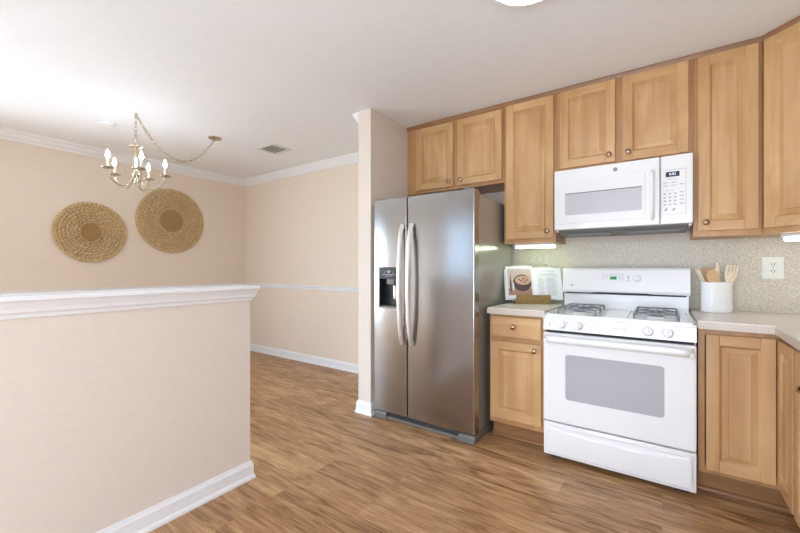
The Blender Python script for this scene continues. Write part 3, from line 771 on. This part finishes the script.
# ------------------------------------------------------------ chandelier
HK = Vector((-3.615, 1.302, H)); CX, CY = HK.x, HK.y
t = empty('chandelier', (CX, CY, 1.9), 'pale brass five-arm candle chandelier hung on a swagged chain', 'chandelier')
b = MB()
b.lathe([(.002, 1.905), (.012, 1.91), (.017, 1.925), (.010, 1.94), (.008, 1.955), (.020, 1.965), (.028, 1.98), (.020, 1.995), (.009, 2.01), (.008, 2.03),
         (.030, 2.035), (.032, 2.04), (.010, 2.046), (.008, 2.09), (.013, 2.10), (.014, 2.16), (.009, 2.185), (.008, 2.20), (.050, 2.212), (.052, 2.217), (.012, 2.222), (.006, 2.24), (.002, 2.242)],
        (CX, CY, 0), 2, M['brass'], 24); part('column', b, t)
cf, sf = math.cos(math.radians(35)), math.sin(math.radians(35))
for k in range(5):
    a = math.radians(-117+72*k+35); R = .207
    ux, uy = math.cos(a), math.sin(a)
    P = lambda r, z: (CX+ux*r, CY+uy*r, z)
    b = MB(); pts = []
    ctl = [(.012, 1.985), (.03, 1.935), (.06, 1.890), (.10, 1.872), (.145, 1.882), (.180, 1.912), (.200, 1.95), (R, 1.982)]
    for i in range(len(ctl)-1):
        for j in range(4):
            p0 = ctl[max(i-1, 0)]; p1 = ctl[i]; p2 = ctl[i+1]; p3 = ctl[min(i+2, len(ctl)-1)]; u = j/4
            q = [0.5*((2*p1[m_])+(-p0[m_]+p2[m_])*u+(2*p0[m_]-5*p1[m_]+4*p2[m_]-p3[m_])*u*u+(-p0[m_]+3*p1[m_]-3*p2[m_]+p3[m_])*u**3) for m_ in (0, 1)]
            pts.append(P(*q))
    pts.append(P(*ctl[-1])); b.tube(pts, .0052, M['brass'], 8)
    arm = part('arm', b, t)
    b = MB(); b.lathe([(.006, 1.978), (.014, 1.984), (.040, 1.990), (.044, 1.996), (.040, 1.995), (.011, 1.990), (.009, 2.0)], P(R, 0), 2, M['brass'], 24); part('drip_pan', b, arm)
    b = MB(); b.lathe([(.0085, 1.992), (.0085, 2.062), (.006, 2.064)], P(R, 0), 2, M['candle'], 16); part('candle_sleeve', b, arm)
    b = MB(); b.lathe([(.006, 2.064), (.007, 2.070), (.0125, 2.080), (.014, 2.090), (.0115, 2.104), (.007, 2.118), (.003, 2.130), (.0006, 2.136)], P(R, 0), 2, M['bulb'], 16); part('bulb', b, arm)
def chain(pts, name, par, link=.046):
    """oval links set alternately at right angles along the path"""
    b = MB(); P = [Vector(p) for p in pts]; L_ = [0]
    for p, q in zip(P, P[1:]): L_.append(L_[-1]+(q-p).length)
    def at(s):
        for i in range(len(P)-1):
            if s <= L_[i+1]: f = (s-L_[i])/(L_[i+1]-L_[i]); return P[i].lerp(P[i+1], f), (P[i+1]-P[i]).normalized()
        return P[-1], (P[-1]-P[-2]).normalized()
    n = int(L_[-1]/(link*.76)); 
    for k in range(n):
        c, d_ = at((k+.5)*L_[-1]/n); s1 = d_.cross(Vector((.83, .31, .46))).normalized(); s2 = d_.cross(s1)
        s = s1 if k % 2 else s2; ring = []
        for i in range(12):
            a = 2*PI*i/12; ring.append(c+d_*(link/2*math.cos(a))+s*(.0105*math.sin(a)))
        b.tube(ring, .0026, M['brass'], 5, closed=True)
    return part(name, b, par)
CAN = Vector((-3.663, 2.006, H))
chain([(CX, CY, H-.004), (CX, CY, 2.235)], 'chain', t)
sw = []
for i in range(25):
    u = i/24; z = H-.01-(1.22*u*(1-u))*1.0; sw.append((CX+(CAN.x-CX)*u, CY+(CAN.y-CY)*u, z))
chain(sw, 'chain', t)
wire = MB(); wire.tube([(p[0], p[1], p[2]) for p in sw], .0012, M['brass'], 6); part('cord', wire, t)
b = MB(); b.tube([(CX, CY, H), (CX, CY, H-.012), (CX+.010, CY, H-.018), (CX+.012, CY, H-.028), (CX, CY, H-.036), (CX-.010, CY, H-.030)], .0025, M['brass'], 8); part('hook', b, t)
b = MB(); b.lathe([(.062, 0), (.062, -.006), (.052, -.012), (.026, -.020), (.010, -.024), (.006, -.034), (.001, -.035)], CAN, 2, M['brass'], 32); part('canopy', b, t)

# ------------------------------------------------------------ woven wall baskets
def basket(cy, cz, R, rc, label, seed):
    rnd = random.Random(seed)
    t = empty('woven_wall_basket', (XL, cy, cz), label, 'wall basket', 'woven baskets on the dining wall')
    def surf(r0, r1, nr, nt, fn, mat, name):
        vs = []; fs = []
        for i in range(nr+1):
            r = r0+(r1-r0)*i/nr
            for k in range(nt):
                a = 2*PI*k/nt; h, dr, da = fn(r, a)
                vs.append((XL+h, cy+(r+dr)*math.cos(a+da), cz+(r+dr)*math.sin(a+da)))
        for i in range(nr):
            for k in range(nt): a0, b0 = i*nt+k, i*nt+(k+1) % nt; fs.append((a0, b0, b0+nt, a0+nt))
        k0 = len(vs)
        bk = MB(); bk.add(vs, fs, mat, True)
        return bk
    nring = int(round((R-rc)/.036)); dr_ = (R-.012-rc)/nring
    jit = [rnd.random()*6 for _ in range(nring+2)]
    def braid(r, a):
        q = (r-rc)/dr_; k = min(nring-1, max(0, int(q))); f = q-k
        nb = int(2*PI*(rc+(k+.5)*dr_)/.038)
        ph = nb*a+jit[k]+ (f-.5)*3.2
        hgt = .019*math.sin(PI*min(1, max(0, f)))**.6*(.25+.75*abs(math.cos(ph/1.0*.5*1.0)))
        return (.010+hgt+.005*(r/R)+.0016*math.sin(11*a+k*3), .0015*math.sin(ph), 0)
    b_ = surf(rc, R-.012, nring*7, 520, braid, M['straw'], 'w')
    b_.lathe([(rc, .004), (R-.01, .004)], (XL, cy, cz), (1, 0, 0), M['straw'], 64)
    part('woven_rings', b_, t)
    def tight(r, a):
        return (.016+.003*abs(math.sin(r/.009*PI))*(.5+.5*abs(math.sin(a*max(6, int(r/.0035))))), 0, 0)
    b_ = surf(.0008, rc, 40, 200, tight, M['straw_d'], 'c'); part('tight_woven_centre', b_, t)
    b_ = MB(); ring = []; n = 260; rs = []
    for i in range(n):
        a = 2*PI*i/n; ring.append((XL+.018+.002*math.sin(70*a), cy+(R-.010)*math.cos(a), cz+(R-.010)*math.sin(a))); rs.append(.0115+.002*math.sin(a*52+.5))
    b_.tube(ring, rs, M['straw'], 9, closed=True); part('rim', b_, t)
    # radial stakes
    b_ = MB()
    for k in range(40):
        a = 2*PI*k/40; pts = []
        for i in range(8):
            r = rc+(R-.02-rc)*i/7; pts.append((XL+.0245+.0035*math.sin(i*PI+k*PI), cy+r*math.cos(a), cz+r*math.sin(a)))
        b_.tube(pts, .0016, M['straw_d'], 5)
    part('radial_stakes', b_, t)
basket(1.400, 1.586, .322, .088, 'smaller round woven straw basket on the wall, left and lower', 1)
basket(2.208, 1.790, .398, .135, 'larger round woven straw basket on the wall with a wider dark centre', 2)

# ------------------------------------------------------------ cookbook on stand (turned towards the room)
ang = math.radians(30)
ORG = Vector((-.835, 2.985, .9225))
def rotset(name, mb, parent):
    o = mb.build(name); o.parent = parent; return o
st = bpy.data.objects.new('cookbook_stand', None); COL.objects.link(st); st.location = ORG; st.rotation_euler = (0, 0, ang)
tag(st, 'low brown bamboo cookbook stand on the short countertop', 'book stand')
b = MB(); b.box((-.132, -.045, 0), (.132, .05, .026), M['bamboo'], .003); rotset('base', b, st)
b = MB(); b.box((-.128, -.049, .022), (.132, -.035, .070), M['bamboo'], .004); rotset('lip', b, st)
tilt = math.radians(17)
b = MB(); b.box((-.125, .016, 0), (.125, .024, .24), M['bamboo'], .003)
RT = Matrix.Translation((0, .006, .024)) @ Matrix.Rotation(-tilt, 4, 'X'); b.v = [(RT @ Vector(p))[:] for p in b.v]; rotset('back_rest', b, st)
b = MB(); b.tube([(0, .10, 0.004), (0, .075, .18)], .006, M['bamboo'], 8); rotset('strut', b, st)
bk = bpy.data.objects.new('cookbook', None); COL.objects.link(bk); bk.location = ORG+Vector((.017, .010, 0)); bk.rotation_euler = (0, 0, ang)
tag(bk, 'open cookbook with a photo of soup leaning on a bamboo stand', 'book')
RT = Matrix.Translation((0, -.004, .031)) @ Matrix.Rotation(-tilt, 4, 'X')
def page_y(u):    # u from 0 at the spine to 1 at the edge: pages bow forwards off the spine
    return -.004-.020*math.sin(PI*min(1, u*1.15))**.8*(1-.3*u)
def leaf(sgn, w_, h_, off, mat, thick=.010, z0=0, n=14):
    b = MB(); vs = []; fs = []
    for i in range(n+1):
        u = i/n
        for dy, z in ((0, z0), (thick*(1-.3*u), z0), (thick*(1-.3*u), z0+h_), (0, z0+h_)):
            vs.append((RT @ Vector((sgn*w_*u, page_y(u)+off+dy-.004, z)))[:])
    for i in range(n):
        for k in range(4): fs.append((i*4+k, i*4+(k+1) % 4, (i+1)*4+(k+1) % 4, (i+1)*4+k))
    fs += [(0, 1, 2, 3), tuple(range(n*4, n*4+4))]
    b.add(vs, fs, mat, True); return b
def decal(sgn, w_, u0, u1, z0, z1, mat, b, n=10, off=-.0052, shape=None):
    """printed patch that follows the bowed page"""
    vs = []; fs = []
    if shape is None:
        for i in range(n+1):
            u = u0+(u1-u0)*i/n
            for z in (z0, z1): vs.append((RT @ Vector((sgn*w_*u, page_y(u)+off, z)))[:])
        for i in range(n): fs.append((2*i, 2*i+1, 2*i+3, 2*i+2))
    else:
        uc, zc = (u0+u1)/2, (z0+z1)/2
        vs.append((RT @ Vector((sgn*w_*uc, page_y(uc)+off, zc)))[:])
        for rr in (.33, .66, 1):
            for i in range(24):
                a = 2*PI*i/24; u = uc+(u1-u0)/2*math.cos(a)*rr; vs.append((RT @ Vector((sgn*w_*u, page_y(u)+off, zc+(z1-z0)/2*math.sin(a)*rr)))[:])
        for i in range(24):
            j = (i+1) % 24; fs.append((0, 1+i, 1+j))
            for k in (0, 1): fs.append((1+k*24+i, 1+(k+1)*24+i, 1+(k+1)*24+j, 1+k*24+j))
    b.add(vs, fs, mat, True)
WP, HP = .217, .255
rotset('left_pages', leaf(-1, WP-.008, HP+.008, 0, M['paper'], z0=.006), bk)
rotset('right_pages', leaf(1, WP, HP, 0, M['paper']), bk)
b = MB(); b.box((-.218, .012, -.002), (.212, .016, HP-.004), M['paper'], .002); b.v = [(RT @ Vector(p))[:] for p in b.v]; rotset('cover', b, bk)
b = MB()
decal(-1, WP, .07, .90, .030, .245, M['photo_bg'], b)
decal(-1, WP, .07, .90, .030, .085, M['photo_wood'], b, off=-.0055)
decal(-1, WP, .08, .74, .060, .196, M['photo_dark'], b, off=-.0060, shape=1)
decal(-1, WP, .10, .66, .112, .186, M['photo_soup'], b, off=-.0066, shape=1)
for (u, z, r_) in ((.25, .150, .03), (.36, .162, .035), (.45, .146, .03), (.33, .136, .03), (.52, .156, .025)):
    decal(-1, WP, u-r_, u+r_, z-.007, z+.007, M['photo_dark'], b, off=-.0071, shape=1)
decal(-1, WP, .78, .84, .05, .17, M['photo_dark'], b, off=-.0066, shape=1); decal(-1, WP, .70, .74, .06, .14, M['paper'], b, off=-.0072, shape=1)
decal(-1, WP, .80, .82, .16, .20, M['photo_dark'], b, off=-.0066, shape=1)
rotset('photo_print', b, bk)
b = MB(); decal(1, WP, .14, .75, .222, .2265, M['ink'], b)
for i in range(3): decal(1, WP, .14, .84, .203-i*.009, .2055-i*.009, M['ink'], b)
rn = random.Random(4)
for i in range(15):
    z = .165-i*.0095
    decal(1, WP, .14, .30+rn.random()*.08, z, z+.0028, M['ink'], b, 3); decal(1, WP, .44, .74+rn.random()*.12, z, z+.0028, M['ink'], b, 5)
rotset('text_print', b, bk)

# ------------------------------------------------------------ utensil crock
CC = Vector((.279, 3.06, .9225))
t = empty('utensil_crock', CC, 'white oval ceramic crock on the countertop right of the stove', 'crock', rz=0)
b = MB(); prof = [(.070, 0), (.076, .004), (.077, .02), (.077, .17), (.079, .178), (.080, .186), (.078, .189), (.072, .187), (.071, .17), (.070, .012), (.001, .010)]
b.lathe(prof, (0, 0, 0), 2, M['ceramic'], 48, sx=1.08, sy=.74)
Rc = Matrix.Translation(CC) @ Matrix.Rotation(math.radians(22), 4, 'Z'); b.v = [(Rc @ Vector(p))[:] for p in b.v]
part('pot', b, t)
def utensil(name, label, foot, top, head, mat, roll=0, group=None):
    """stick from foot to top with a shaped flat head; outline in (across, along)"""
    f = Vector(foot); p = Vector(top); ax = (p-f).normalized()
    side = ax.cross(Vector((-sf, cf, 0))).normalized(); side = Matrix.Rotation(roll, 3, ax) @ side; nrm = side.cross(ax)
    b = MB(); b.tube([f, f.lerp(p, .5), p], [.0055, .005, .0055], mat, 10)
    for poly in head:
        n = len(poly); vs = []
        for s_ in (-1, 1):
            for (a_, l_) in poly: vs.append(p+side*a_+ax*l_+nrm*(.003*s_))
        b.add(vs, [tuple(range(n)), tuple(range(2*n-1, n-1, -1))]+[(i, (i+1) % n, (i+1) % n+n, i+n) for i in range(n)], mat)
    o = b.build(name, origin=f); return tag(o, label, 'utensil', 'wooden utensils in the crock')
B0 = CC+Vector((0, 0, .018))
stick = [[(-.009, -.06), (.009, -.06), (.012, -.01), (.008, .012), (0, .018), (-.008, .012), (-.012, -.01)]]
utensil('wooden_spatula', 'pale wooden spatula with flat end, leftmost in the crock', B0+Vector((-.010, -.002, 0)), (.1816, 3.045, 1.185), stick, M['utensil'], .7)
utensil('wooden_spatula', 'pale wooden spatula leaning left, second from left in the crock', B0+Vector((.0, -.012, 0)), (.193, 3.03, 1.188), stick, M['utensil'], .5)
oval = [[(.038*math.cos(2*PI*i/20), -.012+.046*math.sin(2*PI*i/20)) for i in range(20)]]
utensil('wooden_spoon', 'tan wooden spoon with a broad round bowl at the front of the crock', B0+Vector((.004, -.032, 0)), (.256, 3.01, 1.158), oval, M['utensil2'], 0)
utensil('wooden_spoon', 'darker tan wooden spoon half hidden behind the round-bowled spoon', B0+Vector((-.008, .03, 0)), (.232, 3.08, 1.172), oval, M['utensil2'], 0)
utensil('wooden_spatula', 'narrow pale wooden spatula upright in the middle of the crock', B0+Vector((.022, .006, 0)), (.283, 3.045, 1.205), [[(-.010, -.09), (.012, -.09), (.014, .0), (.0, .03), (-.012, .02)]], M['utensil'], .35)
fork = [[(-.018, -.075), (.018, -.075), (.036, -.02), (-.036, -.02)]]+[[(x-.0062, -.021), (x+.0062, -.021), (x+.0055, .045), (x, .050), (x-.0055, .045)] for x in (-.0295, -.0098, .0098, .0295)]
utensil('wooden_fork', 'pale wooden four-pronged fork at the right of the crock', B0+Vector((.030, .004, 0)), (.348, 3.055, 1.172), fork, M['utensil'], 0)

# ------------------------------------------------------------ outlets
def outlet(x, z, wd, ht, label, mat='outlet'):
    t = empty('wall_outlet', (x, YB-.006, z), label, 'outlet', 'outlets on the backsplash'); y = YB-.006
    b = MB(); b.box((x-wd/2, y-.006, z-ht/2), (x+wd/2, y, z+ht/2), M[mat], .003); part('plate', b, t)
    for s_ in (1, -1):
        b = MB(); b.lathe([(.017, 0), (.017, .003), (.016, .0035)], (x, y-.005, z+s_*.0215), (0, -1, 0), M[mat], 24, sx=1, sy=.85)
        for dx in (-.0065, .0065): b.box((x+dx-.0015, y-.0092, z+s_*.0215-.003), (x+dx+.0015, y-.0082, z+s_*.0215+.006), M['gap'])
        b.lathe([(.0025, 0), (.0025, .001)], (x, y-.0083, z+s_*.0215-.010), (0, -1, 0), M['gap'], 10)
        part('socket', b, t)
    b = MB(); b.lathe([(.003, 0), (.002, .0015)], (x, y-.006, z), (0, -1, 0), M['print'], 10); part('screw', b, t)
outlet(.561, 1.201, .098, .136, 'ivory duplex wall outlet on the backsplash right of the crock')
outlet(-.782, 1.206, .085, .125, 'ivory wall outlet on the backsplash behind the open cookbook', 'lam')
